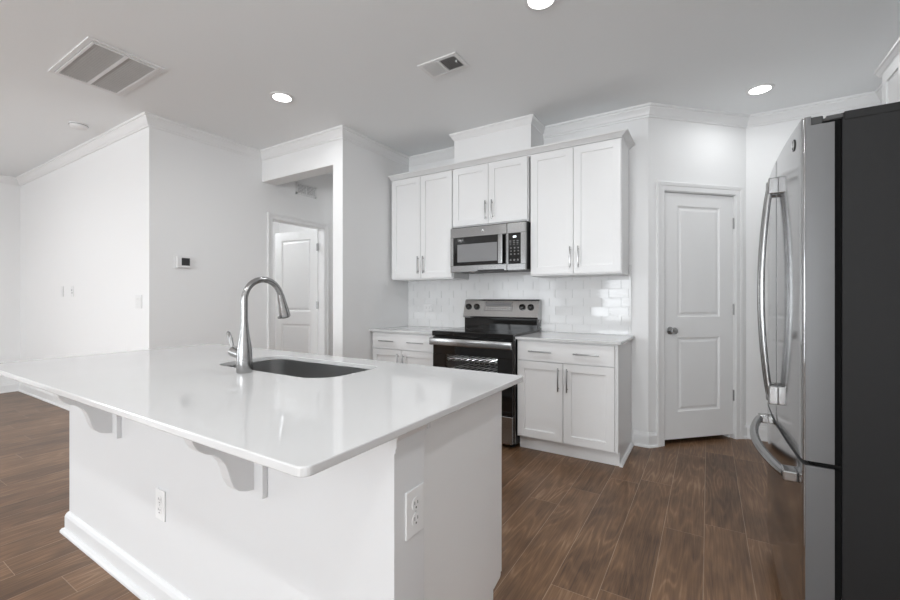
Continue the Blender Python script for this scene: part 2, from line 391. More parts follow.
# crown moulding round the room, one mitred run
CROWN = [(0, H - 0.105), (0.010, H - 0.105), (0.013, H - 0.092), (0.020, H - 0.085), (0.026, H - 0.066), (0.036, H - 0.046), (0.044, H - 0.034), (0.046, H - 0.022), (0.056, H - 0.018), (0.058, H), (0, H)]
CROWN = [(o * 0.95, H - (H - z) * 0.88) for o, z in CROWN]
crown_paths = [[(XL, Y0), (XL, YT), (XT, YT), (XT, YH), (XA, YH), (XA, YB), (CH0, YB)], [(CH1, YB), (XR_C, YB), (XD, YD), (XRW, YD), (XRW, Y0)]]
struct(MB().sweep(crown_paths[0], CROWN).build('trim_1', M['trim']))
struct(MB().sweep(crown_paths[1], CROWN).build('trim_3', M['trim']))
struct(MB().sweep([(CH0, YB), (CH0, CHY), (CH1, CHY), (CH1, YB)], [(0, H - 0.062), (0.006, H - 0.062), (0.010, H - 0.052), (0.014, H - 0.047), (0.024, H - 0.024), (0.031, H - 0.016), (0.034, H - 0.013), (0.034, H), (0, H)]).build('trim_4', M['trim']))
BASE = [(0, 0), (0.026, 0), (0.026, 0.008), (0.022, 0.016), (0.014, 0.020), (0.014, 0.088), (0.011, 0.097), (0.007, 0.103), (0.005, 0.114), (0, 0.116)]
dpt = lambda u: (XR_C + u * q2, YB + u * q2)
struct(MB().sweep([(XL, Y0), (XL, YT), (XT, YT), (XT, HD0 - 0.062)], BASE).build('baseboard_living', M['trim']))
struct(MB().sweep([(-0.515, YB), (XR_C, YB), dpt(DW0 - 0.078)], BASE).build('baseboard_back', M['trim']))
struct(MB().sweep([dpt(DW1 + 0.078), (XD, YD), (XRW, YD), (XRW, 3.2)], BASE).build('baseboard_far', M['trim']))
struct(MB().sweep([(XT, HD1 + 0.066), (XT, 6.0), (XA2, 6.0), (XA2, YH), (XA, YH), (XA, 3.10)], BASE).build('baseboard_hall', M['trim']))
# glazed subway tile between counter and wall cabinets
t = struct(MB(FB).box(XA, -0.535, 0.0, 0.004, CTR, 1.47).build('wall_backsplash', M['grout']))
m = MB(FB); tw, th_, g = 0.1524, 0.0762, 0.0024
r = 0; z = CTR + 0.001
while z < 1.462:
    x = XA - (tw / 2 if r % 2 else 0.02)
    while x < -0.537:
        a, c = max(x, XA) + g / 2, min(x + tw, -0.536) - g / 2; z1 = min(z + th_, 1.468) - g
        if c - a > 0.01:
            b = bmesh.new(); bmesh.ops.create_cube(b, size=1)
            for v in b.verts: v.co = Vector((v.co.x * (c - a), v.co.y * 0.006, v.co.z * (z1 - z)))
            bmesh.ops.bevel(b, geom=[e for e in b.edges if all(v.co.y > 0 for v in e.verts)], offset=0.0016, segments=2, affect='EDGES')
            rot = Matrix.Rotation(random.gauss(0, R(0.35)), 4, 'Z') @ Matrix.Rotation(random.gauss(0, R(0.35)), 4, 'X')
            for v in b.verts: v.co = rot @ v.co + Vector(((a + c) / 2, 0.0065, (z + z1) / 2))
            m._merge(b)
        x += tw
    z += th_; r += 1
m.build('tile_field', M['tile'], t)

# ------------------------------------------------------------------ doors
DOOR_RINGS = [(0.010, 0.009), (0.022, 0.010), (0.040, 0.003), (0.046, 0.003)]
def hinge_mesh(fr, x, y, z):
    return MB(fr).box(x - 0.004, x + 0.004, y - 0.004, y + 0.008, z - 0.045, z + 0.045).tube([(x, y + 0.006, z - 0.046), (x, y + 0.006, z + 0.046)], 0.006, 8)
def casing(fr, u0, u1, z1, w_=0.066):
    """moulded casing mitred round a doorway"""
    up = Matrix(((1, 0, 0, 0), (0, 0, 1, 0), (0, 1, 0, 0), (0, 0, 0, 1)))      # sweep plane (x, y) -> wall plane (u, z)
    r_ = 0.005
    prof = [(r_, 0), (r_, 0.009), (r_ + 0.004, 0.012), (w_ * 0.55, 0.013), (w_ * 0.62, 0.017), (w_ - 0.006, 0.020), (w_, 0.017), (w_, 0)]
    return MB(fr @ up).sweep([(u1, 0), (u1, z1), (u0, z1), (u0, 0)], prof)
d1 = MB(FD).slab(DW0 + 0.003, DW1 - 0.003, 0.040, DZ - 0.004, -0.047, -0.012, [(0.286, 0.706, 1.040, 1.955, DOOR_RINGS), (0.286, 0.706, 0.262, 0.872, DOOR_RINGS)]).build('door_1', M['door'])
struct(d1)
casing(FD, DW0, DW1, DZ, 0.077).build('door_casing', M['trim'], d1)
j = MB(FD).box(DW0 - 0.018, DW0, -TH, 0, 0, DZ + 0.018).box(DW1, DW1 + 0.018, -TH, 0, 0, DZ + 0.018).box(DW0, DW1, -TH, 0, DZ, DZ + 0.018)
j.box(DW0, DW0 + 0.012, -TH, -0.049, 0, DZ).box(DW1 - 0.012, DW1, -TH, -0.049, 0, DZ).box(DW0, DW1, -TH, -0.049, DZ - 0.012, DZ)
j.build('door_jamb', M['trim'], d1)
for z in (0.37, 1.10, 1.83): tag(hinge_mesh(FD, DW1 - 0.003, -0.012, z).build('hinge', M['nickel'], d1), 'satin metal hinge')
k = MB(FD).lathe([(0.031, -0.012), (0.031, -0.006), (0.026, -0.002), (0.012, 0.0), (0.011, 0.014), (0.018, 0.022), (0.027, 0.031), (0.0285, 0.040), (0.024, 0.049), (0.012, 0.053), (0.0, 0.0535)], (0.212, 0, 0.930), 'y').build('door_knob', M['nickel'], d1)
tag(k, 'round satin nickel knob')
# open door across the hall
AN = R(8)
FO = frame((XT - TH + 0.012, HD1 - 0.006, 0), (-math.cos(AN), -math.sin(AN), 0), (math.sin(AN), -math.cos(AN), 0))
d2 = MB(FO).slab(0.004, 0.708, 0.018, HZ - 0.004, -0.035, 0.0, [(0.115, 0.597, 1.03, 1.94, DOOR_RINGS), (0.115, 0.597, 0.255, 0.865, DOOR_RINGS)], True).build('door_2', M['door'])
struct(d2)
casing(FT, HD0, HD1, HZ).build('door_casing', M['trim'], d2)
j = MB(FT).box(HD0 - 0.018, HD0, -TH, 0, 0, HZ + 0.018).box(HD1, HD1 + 0.018, -TH, 0, 0, HZ + 0.018).box(HD0, HD1, -TH, 0, HZ, HZ + 0.018)
j.build('door_jamb', M['trim'], d2)
for z in (0.30, 1.11, 1.83):
    h_ = MB(FO).box(-0.002, 0.004, -0.034, 0.012, z - 0.045, z + 0.045).tube([(0.0, 0.008, z - 0.047), (0.0, 0.008, z + 0.047)], 0.008, 8)
    h_.box(0.003, 0.022, 0.0, 0.003, z - 0.045, z + 0.045).box(-0.016, -0.003, 0.004, 0.007, z - 0.045, z + 0.045)
    tag(h_.build('hinge', M['nickel'], d2), 'dark metal hinge')

# ------------------------------------------------------------------ cabinets
SHAKER = [(0.0, 0.008), (0.004, 0.0095)]
def shaker(fr, x0, x1, z0, z1, yb, rail=0.057, t=0.019):
    return MB(fr).slab(x0, x1, z0, z1, yb, yb + t, [(x0 + rail, x1 - rail, z0 + rail, z1 - rail, SHAKER)])
def pull(fr, x, z, y, L, vert=True):
    m = MB(fr); s_ = 0.023; hl = L / 2; b_ = 0.0052
    if vert:
        m.box(x - b_, x + b_, y + s_ - 0.004, y + s_ + 0.004, z - hl, z + hl, 0.002)
        for k in (-1, 1): m.tube([(x, y, z + k * (hl - 0.022)), (x, y + s_, z + k * (hl - 0.022))], 0.0045, 8)
    else:
        m.box(x - hl, x + hl, y + s_ - 0.004, y + s_ + 0.004, z - b_, z + b_, 0.002)
        for k in (-1, 1): m.tube([(x + k * (hl - 0.022), y, z), (x + k * (hl - 0.022), y + s_, z)], 0.0045, 8)
    return m
def wall_cabinet(x0, x1, z0, label, hz):
    """front plane of the doors lies 0.332 out from the wall"""
    D = YB - YUF; c = thing('wall_cabinet', ((x0 + x1) / 2, YB - D / 2, z0), label, 'cabinet', 'white wall cabinets')
    m = MB(FB).box(x0, x1, 0.0 if z0 > 1.6 else 0.013, D - 0.019, z0, 2.412, 0.001)
    m.build('carcass', M['cabinet'], c)
    mid = (x0 + x1) / 2; g_ = 0.0025
    for (a, b_, px) in ((x0 + 0.006, mid - g_, mid - 0.022), (mid + g_, x1 - 0.006, mid + 0.042)):
        d = shaker(FB, a, b_, z0 + 0.013, 2.403, D - 0.0185).build('door', M['cabinet'], c)
        tag(pull(FB, px, hz, D, 0.17).build('handle', M['nickel'], d), 'satin nickel bar handle')
    return c
wall_cabinet(-2.795, -2.054, 1.382, 'tall white two-door wall cabinet against the grey partition wall, beside the microwave', 1.525)
wall_cabinet(-2.050, -1.302, 1.852, 'short white two-door wall cabinet directly above the microwave', 1.985)
wall_cabinet(-1.282, -0.556, 1.382, 'tall white two-door wall cabinet at the free end of the row, nearest the pantry door', 1.525)
m = MB().sweep([(-2.797, YUF + 0.002), (-0.558, YUF + 0.002), (-0.558, YB)], [(-0.02, 2.411), (0.004, 2.411), (0.007, 2.418), (0.014, 2.421), (0.034, 2.435), (0.048, 2.439), (0.052, 2.449), (-0.02, 2.449)])
struct(m.build('trim_2', M['cabinet']))

def base_cabinet(x0, x1, label):
    D = YB - YBF; c = thing('base_cabinet', ((x0 + x1) / 2, YB - D / 2, 0), label, 'cabinet', 'white base cabinets')
    m = MB(FB).box(x0, x1, 0.002, D - 0.019, 0.105, CTR - SLAB, 0.001).box(x0, x1, 0.002, D - 0.085, 0.0, 0.105)
    m.build('carcass', M['cabinet'], c)
    mid = (x0 + x1) / 2; g_ = 0.0025
    d = MB(FB).slab(x0 + 0.010, x1 - 0.024, 0.714, 0.858, D - 0.0185, D, []).build('drawer', M['cabinet'], c)
    for px in (x0 + 0.196, x1 - 0.213): tag(pull(FB, px, 0.786, D, 0.185, False).build('handle', M['nickel'], d), 'satin nickel bar handle')
    mid = (x0 + x1 - 0.014) / 2
    for (a, b_, px) in ((x0 + 0.010, mid - g_, mid - 0.033), (mid + g_, x1 - 0.024, mid + 0.033)):
        d = shaker(FB, a, b_, 0.118, 0.706, D - 0.0185).build('door', M['cabinet'], c)
        tag(pull(FB, px, 0.586, D, 0.175).build('handle', M['nickel'], d), 'satin nickel bar handle')
    return c, D
c, D = base_cabinet(-2.815, -2.062, 'white base cabinet in the corner by the partition wall, half hidden behind the island')
c, D = base_cabinet(-1.290, -0.536, 'white base cabinet between the range and the pantry corner, standing clear to the floor')
t = MB().sweep([(-1.290, YBF + 0.085), (-0.536 , YBF + 0.085)], [(0, 0), (0.012, 0), (0.012, 0.085), (0, 0.095)])
t.sweep([(-0.536, YBF + 0.060), (-0.536, YB - 0.03)], [(0, 0), (0.022, 0), (0.022, 0.010), (0.014, 0.020), (0.0, 0.024)])
t.build('toe_trim', M['trim'], c)
def countertop(name, pts, label, hole=None, bev=0.003, group=None):
    b = bmesh.new(); ed = []
    for loop in [pts] + ([hole] if hole else []):
        vs_ = [b.verts.new((p[0], p[1], CTR)) for p in loop]
        ed += [b.edges.new((vs_[i], vs_[(i + 1) % len(vs_)])) for i in range(len(vs_))]
    bmesh.ops.triangle_fill(b, use_beauty=True, use_dissolve=False, edges=ed)
    r_ = bmesh.ops.extrude_face_region(b, geom=list(b.faces))
    for g_ in r_['geom']:
        if isinstance(g_, bmesh.types.BMVert): g_.co.z = CTR - SLAB
    bmesh.ops.recalc_face_normals(b, faces=b.faces)
    sharp = [e for e in b.edges if len(e.link_faces) == 2 and e.calc_face_angle() > R(60)]
    bmesh.ops.bevel(b, geom=sharp, offset=bev, segments=2, affect='EDGES', profile=0.5)
    m = MB(); m._merge(b)
    o = m.build(name, M['quartz'], smooth=False)
    return tag(o, label, 'countertop', group)
def rrect(x0, x1, y0, y1, r, n=6):
    rs = r if isinstance(r, (list, tuple)) else [r] * 4
    out = []
    for (cx, cy, a0, rr) in ((x0 + rs[0], y0 + rs[0], 180, rs[0]), (x1 - rs[1], y0 + rs[1], 270, rs[1]), (x1 - rs[2], y1 - rs[2], 0, rs[2]), (x0 + rs[3], y1 - rs[3], 90, rs[3])):
        for k in range(n + 1):
            a = R(a0 + 90 * k / n); out.append((cx + rr * math.cos(a), cy + rr * math.sin(a)))
    return out
countertop('countertop', rrect(-2.822, -2.060, YBF - 0.027, YB - 0.001, 0.003, 2), 'white quartz countertop on the corner base cabinet by the partition wall', group='white quartz countertops')
countertop('countertop', rrect(-1.292, -0.512, YBF - 0.027, YB - 0.001, 0.004, 2), 'white quartz countertop between the range and the end of the tiled wall', group='white quartz countertops')

# cabinet beyond the refrigerator, on the wall at its back
FR = frame((XRW, 0, 0), (0, 1, 0), (-1, 0, 0))
c = thing('wall_cabinet', (XRW - 0.16, 2.88, 1.382), 'white wall cabinet beyond the refrigerator, only its upper corner showing', 'cabinet', 'white wall cabinets')
MB(FR).box(2.57, 3.215, 0.0, 0.296, 1.382, 2.412, 0.001).build('carcass', M['cabinet'], c)
for (a, b_, px) in ((2.576, 2.850, 2.820), (2.855, 3.134, 2.885)):
    d = shaker(FR, a, b_, 1.395, 2.392, 0.2965).build('door', M['cabinet'], c)
    tag(pull(FR, px, 1.525, 0.3155, 0.17).build('handle', M['nickel'], d), 'satin nickel bar handle')
MB().sweep([(XRW - 0.298, 3.217), (XRW - 0.298, 2.57)], [(-0.02, 2.409), (0.004, 2.409), (0.007, 2.416), (0.012, 2.420), (0.022, 2.434), (0.030, 2.439), (0.032, 2.449), (-0.02, 2.449)]).build('cornice', M['cabinet'], c)

# ------------------------------------------------------------------ kitchen island
IX0, IX1, IY0, IY1 = -2.815, -0.607, 0.487, 1.531
BX0, BX1, BY0 = -2.780, -0.646, 0.785
isl = thing('kitchen_island', ((BX0 + BX1) / 2, 1.12, 0), 'white kitchen island with bracketed overhang under the big quartz top', 'island')
ZT = CTR - SLAB
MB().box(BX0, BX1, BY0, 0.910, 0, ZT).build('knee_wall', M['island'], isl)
m = MB().box(BX0 + 0.02, -0.690, 0.910, 1.440, 0.105, ZT - 0.24).box(BX0 + 0.02, -2.02, 0.910, 1.440, 0.105, ZT).box(-1.19, -0.690, 0.910, 1.440, 0.105, ZT).box(BX0 + 0.02, -0.690, 1.432, 1.440, 0.105, ZT).box(BX0 + 0.02, -0.690, 0.910, 1.375, 0, 0.105)
m.build('carcass', M['cabinet'], isl)
def end_panel(xa, xb):
    F_ = I4
    pts = [(0.910, 0), (1.376, 0), (1.376, 0.128), (1.432, 0.140), (1.440, 0.148), (1.440, ZT), (0.910, ZT)]
    return MB().side_prism(pts, xa, xb)
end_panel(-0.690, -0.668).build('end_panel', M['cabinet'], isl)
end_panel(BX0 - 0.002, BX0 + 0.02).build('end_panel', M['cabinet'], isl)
FI = frame((0, 1.440, 0), (1, 0, 0), (0, 1, 0))
xs = [BX0 + 0.003, -2.26, -1.72, -1.20, -0.671]
for a, b_ in zip(xs, xs[1:]):
    d = shaker(FI, a + 0.002, b_ - 0.002, 0.150, ZT - 0.012, 0.0005).build('door', M['cabinet'], isl)
    tag(pull(FI, b_ - 0.04, 0.74, 0.0195, 0.17).build('handle', M['nickel'], d), 'satin nickel bar handle')
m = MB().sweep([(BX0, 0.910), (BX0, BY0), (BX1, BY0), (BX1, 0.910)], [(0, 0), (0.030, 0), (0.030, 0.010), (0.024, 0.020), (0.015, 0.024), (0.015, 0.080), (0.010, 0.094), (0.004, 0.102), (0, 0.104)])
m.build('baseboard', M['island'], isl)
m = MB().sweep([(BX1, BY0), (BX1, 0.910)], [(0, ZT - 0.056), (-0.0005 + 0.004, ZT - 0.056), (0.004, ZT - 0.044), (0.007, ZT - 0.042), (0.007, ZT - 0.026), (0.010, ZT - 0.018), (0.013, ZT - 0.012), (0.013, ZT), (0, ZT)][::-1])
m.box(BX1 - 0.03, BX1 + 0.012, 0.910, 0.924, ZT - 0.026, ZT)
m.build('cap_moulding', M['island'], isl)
# brackets: profile in (distance out from the wall, height)
prof = [(0.012, ZT), (0.206, ZT), (0.206, 0.830), (0.200, 0.810), (0.194, 0.795), (0.184, 0.778), (0.163, 0.761), (0.142, 0.752), (0.122, 0.736), (0.108, 0.716), (0.099, 0.692), (0.091, 0.662), (0.080, 0.636), (0.064, 0.620), (0.044, 0.611), (0.012, 0.606)]
for xr in (-2.166, -1.140):
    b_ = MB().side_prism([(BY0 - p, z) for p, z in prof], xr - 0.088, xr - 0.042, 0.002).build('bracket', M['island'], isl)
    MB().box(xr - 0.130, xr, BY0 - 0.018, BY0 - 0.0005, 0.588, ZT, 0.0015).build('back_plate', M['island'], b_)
SX0, SX1, SY0, SY1 = -1.940, -1.215, 1.050, 1.402
SINK = rrect(SX0, SX1, SY0, SY1, [0.09, 0.11, 0.07, 0.07], 8)
countertop('countertop', rrect(IX0, IX1, IY0, IY1, 0.022, 6), 'large glossy white quartz island top with the sink cut into it', SINK, 0.003, group='white quartz countertops')
# undermount sink
sk = thing('sink', ((SX0 + SX1) / 2, (SY0 + SY1) / 2, ZT - 0.2), 'stainless steel undermount sink bowl set into the island top', 'sink')
b = bmesh.new(); rings = []
levels = [(0.014, ZT - 0.0015), (-0.002, ZT - 0.0015), (0.000, ZT - 0.01), (-0.006, ZT - 0.165), (-0.014, ZT - 0.19), (-0.040, ZT - 0.204), (-0.09, ZT - 0.207)]
for (o_, z) in levels:
    rr = [max(0.02, q + o_) for q in (0.09, 0.11, 0.07, 0.07)]
    rings.append([b.verts.new((p[0], p[1], z)) for p in rrect(SX0 - o_, SX1 + o_, SY0 - o_, SY1 + o_, rr, 8)])
for a, c_ in zip(rings, rings[1:]):
    n = len(a)
    for k in range(n): b.faces.new((a[k], a[(k + 1) % n], c_[(k + 1) % n], c_[k]))
b.faces.new(rings[-1])
m = MB(); m._merge(b); m.smooth = True
m.build('bowl', M['sink'], sk)
MB().lathe([(0.0, ZT - 0.2065), (0.045, ZT - 0.2065), (0.045, ZT - 0.2045), (0.036, ZT - 0.2035), (0.030, ZT - 0.2055), (0.0, ZT - 0.2055)], ((SX0 + SX1) / 2, 1.21, 0)).build('drain', M['steel'], sk)
# faucet
FXX, FY = -1.602, 0.998
fa = thing('kitchen_faucet', (FXX, FY, CTR), 'tall brushed nickel gooseneck faucet on the island top beside the sink', 'faucet')
MB().lathe([(0.029, CTR), (0.0305, CTR + 0.003), (0.030, CTR + 0.05), (0.0285, CTR + 0.09), (0.0245, CTR + 0.12), (0.0195, CTR + 0.15), (0.0155, CTR + 0.18), (0.0135, CTR + 0.205), (0.0, CTR + 0.205)], (FXX, FY, 0)).build('body', M['faucet'], fa)
rad, cz = 0.085, 1.187
pts = [(FXX, FY, CTR + 0.195), (FXX, FY, 1.12), (FXX, FY, 1.17)]
for k in range(0, 19):
    a = R(180 - (180 - 14) * k / 18); pts.append((FXX, FY + rad + rad * math.cos(a), cz + rad * math.sin(a)))
MB().tube(pts, 0.0128, 16).build('neck', M['faucet'], fa)
a = R(14); e0 = Vector((FXX, FY + rad + rad * math.cos(a), cz + rad * math.sin(a))); dr = Vector((0, math.sin(a), -math.cos(a)))
hd = MB().tube([e0 - dr * 0.002, e0 + dr * 0.003, e0 + dr * 0.02, e0 + dr * 0.045, e0 + dr * 0.072, e0 + dr * 0.096, e0 + dr * 0.100], [0.0145, 0.015, 0.0165, 0.019, 0.0225, 0.024, 0.021], 20).build('spray_head', M['faucet'], fa)
tag(MB().tube([e0 + dr * 0.098, e0 + dr * 0.103], 0.018, 16).build('nozzle', M['black'], hd), 'dark spray nozzle')
bt = e0 + dr * 0.090 + Vector((0, -0.022, -0.010))
MB().tube([bt + Vector((0, 0.008, 0.003)), bt, bt + Vector((0, -0.012, -0.003))], [0.007, 0.008, 0.004], 10).build('spray_button', M['faucet'], hd)
hv = MB().tube([(FXX - 0.020, FY, CTR + 0.070), (FXX - 0.046, FY, CTR + 0.074), (FXX - 0.082, FY, CTR + 0.080), (FXX - 0.090, FY, CTR + 0.082)], [0.019, 0.019, 0.021, 0.012], 16)
hv.tube([(FXX - 0.080, FY, CTR + 0.085), (FXX - 0.090, FY, CTR + 0.105), (FXX - 0.100, FY, CTR + 0.130), (FXX - 0.114, FY, CTR + 0.155), (FXX - 0.121, FY, CTR + 0.162)], [0.007, 0.008, 0.0095, 0.008, 0.003], 12)
hv.build('handle', M['faucet'], fa)

# ------------------------------------------------------------------ electric range
RX0, RX1 = -2.056, -1.296; RF = 3.022
rg = thing('electric_range', ((RX0 + RX1) / 2, 3.34, 0), 'freestanding stainless and black glass electric range between the two base cabinets', 'range')
FRG = frame((0, RF, 0), (1, 0, 0), (0, -1, 0))     # y = 0 at the door face, negative is inward
m = MB().box(RX0 + 0.004, RX0 + 0.02, RF + 0.045, 3.665, 0.03, 0.880).box(RX1 - 0.02, RX1 - 0.004, RF + 0.045, 3.665, 0.03, 0.880).box(RX0 + 0.02, RX1 - 0.02, 3.645, 3.665, 0.03, 0.88)
m.box(RX0 + 0.02, RX1 - 0.02, RF + 0.045, 3.645, 0.03, 0.26).box(RX0 + 0.02, RX1 - 0.02, RF + 0.045, 3.645, 0.80, 0.88)
m.build('body', M['black'], rg)
for x in (RX0, RX1): tag(MB().box(x - 0.005, x + 0.003, RF + 0.032, RF + 0.046, 0.05, 0.87).build('edge_strip', M['steel'], rg), 'stainless strip along the oven front')
ct = MB().box(RX0 - 0.003, RX1 + 0.003, RF - 0.006, 3.600, 0.868, 0.912, 0.006, 3).build('cooktop', M['blackglass'], rg)
M['burner'] = mat('burner_ring', (0.09, 0.09, 0.09), 0.2, vary=0.05)
for (x, y, r_) in ((-1.86, 3.16, 0.105), (-1.49, 3.16, 0.085), (-1.86, 3.43, 0.08), (-1.49, 3.43, 0.105), (-1.675, 3.46, 0.055)):
    MB().lathe([(r_ - 0.006, 0.9121), (r_ - 0.006, 0.9126), (r_, 0.9126), (r_, 0.9121)], (x, y, 0), ringed=True).build('burner_ring', M['burner'], ct)
dr_ = MB(FRG)
dr_.box(RX0 + 0.006, RX1 - 0.006, -0.032, 0, 0.27, 0.30, 0.002).box(RX0 + 0.006, RX1 - 0.006, -0.032, 0, 0.715, 0.862, 0.002).box(RX0 + 0.006, RX0 + 0.135, -0.032, 0, 0.30, 0.715).box(RX1 - 0.135, RX1 - 0.006, -0.032, 0, 0.30, 0.715).box(RX0 + 0.135, RX1 - 0.135, -0.032, 0, 0.30, 0.40)
od = dr_.build('oven_door', M['blackglass'], rg)
MB(FRG).box(RX0 + 0.135, RX1 - 0.135, -0.006, -0.001, 0.40, 0.715).build('oven_window', M['ovenglass'], od)
hd = MB(FRG).box(RX0 - 0.004, RX1 + 0.002, 0.026, 0.050, 0.793, 0.855, 0.006, 2).box(RX0 + 0.02, RX0 + 0.05, 0.0, 0.035, 0.803, 0.836).box(RX1 - 0.05, RX1 - 0.02, 0.0, 0.035, 0.803, 0.836)
hd.smooth = True
tag(hd.build('oven_handle', M['steel_h'], od), 'wide stainless oven handle')
# oven cavity with racks
m = MB().box(RX0 + 0.03, RX1 - 0.03, 3.58, 3.60, 0.27, 0.79).box(RX0 + 0.03, RX0 + 0.05, RF + 0.05, 3.6, 0.27, 0.79).box(RX1 - 0.05, RX1 - 0.03, RF + 0.05, 3.6, 0.27, 0.79).box(RX0 + 0.03, RX1 - 0.03, RF + 0.05, 3.6, 0.26, 0.275).box(RX0 + 0.03, RX1 - 0.03, RF + 0.05, 3.6, 0.78, 0.795)
m.build('oven_cavity', M['oven_in'], rg)
for z in (0.665, 0.56):
    m = MB()
    for k in range(12):
        x = RX0 + 0.075 + k * (RX1 - RX0 - 0.15) / 11; m.tube([(x, RF + 0.06, z - 0.012), (x, RF + 0.075, z), (x, RF + 0.52, z), (x, RF + 0.53, z + 0.012)], 0.0038, 6)
    for y in (RF + 0.065, RF + 0.22, RF + 0.37, RF + 0.525): m.tube([(RX0 + 0.055, y, z - 0.005), (RX1 - 0.055, y, z - 0.005)], 0.0050, 6)
    tag(m.build('oven_rack', M['chrome'], rg), 'bright wire oven rack')
l = bpy.data.lights.new('added_oven_lamp', 'POINT'); l.energy = 4.0; l.shadow_soft_size = 0.02; l.color = LAMP_COL  # lamp added inside the cavity so the racks show bright
o = bpy.data.objects.new('added_oven_lamp', l); COL.objects.link(o); o.parent = rg; o.location = Vector((-1.55, 3.25, 0.755)) - ORG[rg.name]
tag(MB(FRG).box(RX0 + 0.006, RX1 - 0.006, -0.03, 0.004, 0.045, 0.262, 0.005).build('storage_drawer', M['steel_h'], rg), 'stainless storage drawer')
for x in (RX0 + 0.05, RX1 - 0.05):
    for y in (RF + 0.10, 3.60): MB().lathe([(0.018, 0), (0.018, 0.012), (0.012, 0.014), (0.012, 0.032), (0, 0.032)], (x, y, 0), n=12).build('leg', M['black'], rg)
# back panel with knobs and display
bg = MB().side_prism([(3.655, 0.90), (3.585, 0.90), (3.585, 1.006), (3.655, 1.006)], RX0 + 0.004, RX1 - 0.012).build('riser', M['blackglass'], rg)
bp = MB().side_prism([(3.664, 0.905), (3.655, 0.905), (3.655, 1.0), (3.566, 1.006), (3.560, 1.022), (3.606, 1.170), (3.622, 1.184), (3.664, 1.184)], RX0 - 0.002, RX1 + 0.004, 0.0).build('backguard', M['guard'], rg)
NB = Vector((0, -(1.170 - 1.022), -(3.560 - 3.606) * -1)).normalized()
slope = Vector((0, 0.046, 0.148)).normalized(); nout = Vector((0, -0.148, 0.046)).normalized()
def on_guard(x, z, out=0.0):
    t_ = (z - 1.022) / 0.148; return Vector((x, 3.560 + 0.046 * t_, z)) + nout * out
for x in (-2.008, -1.918, -1.447, -1.366):
    kn = MB().tube([on_guard(x, 1.112, 0.0), on_guard(x, 1.112, 0.006), on_guard(x, 1.112, 0.007), on_guard(x, 1.112, 0.026), on_guard(x, 1.112, 0.029)], [0.030, 0.030, 0.0245, 0.022, 0.018], 20).build('knob', M['blackglass'], rg)
    tag(kn, 'black burner knob')
MG = Matrix(((1, 0, 0, 0), (0, nout.y, slope.y, 0), (0, nout.z, slope.z, 0), (0, 0, 0, 1)))
o_ = on_guard(-1.69, 1.115); MG.translation = o_
dp = MB(MG).box(-0.145, 0.145, 0.0, 0.003, -0.042, 0.045, 0.002).build('control_display', M['steel'], rg)
m = MB(MG).box(-0.13, 0.13, 0.003, 0.0042, 0.006, 0.036)
m.build('display_window', M['greypanel'], dp)
m = MB(MG)
for k in range(10):
    for z in (-0.008, -0.026): m.box(-0.125 + k * 0.026, -0.109 + k * 0.026, 0.003, 0.004, z - 0.004, z + 0.004)
m.build('touch_keys', M['mark'], dp)

# ------------------------------------------------------------------ microwave over the range
MX0, MX1, MZ0, MZ1, MF = -2.026, -1.294, 1.432, 1.834, 3.272
mw = thing('microwave', ((MX0 + MX1) / 2, 3.47, MZ0), 'stainless over-range microwave hung under the short wall cabinet', 'microwave')
FM = frame((0, MF, 0), (1, 0, 0), (0, -1, 0))
tag(MB(FM).box(MX0 + 0.004, MX1 - 0.001, -0.39, -0.028, MZ0 + 0.008, MZ1 + 0.010, 0.003).build('case', M['black'], mw), 'dark microwave casing')
# front frame in pieces round the window and the key panel
MD = -1.462
dm = MB(FM).box(MX0, MD, -0.030, 0, 1.745, MZ1, 0.003).box(MX0, MD, -0.030, 0, MZ0, 1.492, 0.003).box(MX0, MX0 + 0.032, -0.030, 0, 1.487, 1.75, 0.0).box(MX0 + 0.03, MD, -0.030, -0.004, 1.49, 1.75)
dm = dm.build('door', M['steel_h'], mw)
dg = MB(FM).box(MX0 + 0.032, -1.470, -0.004, 0.0015, 1.490, 1.747, 0.001).build('door_glass', M['blackglass'], dm)
tag(MB(FM).box(-1.950, -1.550, 0.0015, 0.0025, 1.521, 1.682, 0.0004).build('window_screen', M['greypanel'], dg), 'grey see-in mesh window')
hm = MB(FM).box(-1.530, -1.487, 0.020, 0.036, 1.489, 1.742, 0.006, 3).box(-1.520, -1.497, 0.0, 0.022, 1.505, 1.53).box(-1.520, -1.497, 0.0, 0.022, 1.70, 1.725)
tag(hm.build('handle', M['steel_h'], dm), 'upright stainless handle')
cp = MB(FM).box(MD + 0.003, MX1, -0.030, 0, 1.745, MZ1, 0.003).box(MD + 0.003, MX1, -0.030, 0, MZ0, 1.488, 0.003).box(-1.336, MX1, -0.030, 0, 1.483, 1.75).box(MD + 0.003, -1.446, -0.030, -0.001, 1.483, 1.75).build('control_surround', M['steel_h'], mw)
kp = MB(FM).box(-1.447, -1.334, -0.02, 0.001, 1.486, 1.742, 0.001).build('control_panel', M['blackglass'], mw)
tag(MB(FM).box(-1.404, -1.374, 0.001, 0.0014, 1.708, 1.722).build('clock_display', M['digit'], kp), 'small lit clock display')
m = MB(FM)
for rr in range(3):
    for cc_ in range(3):
        x = -1.425 + cc_ * 0.033; m.box(x - 0.003, x + 0.009, 0.001, 0.0015, 1.615 - rr * 0.026, 1.625 - rr * 0.026)
for cc_ in range(3):
    x = -1.428 + cc_ * 0.033
    m.box(x - 0.008, x + 0.008, 0.001, 0.0015, 1.661, 1.666).box(x - 0.009, x + 0.009, 0.001, 0.0015, 1.676, 1.683).box(x - 0.006, x + 0.006, 0.001, 0.0015, 1.647, 1.651).lathe([(0.0, 0.001), (0.0085, 0.001), (0.0085, 0.0015), (0, 0.0015)], (x + 0.003, 0, 1.518), 'y', 12)
m.smooth = False
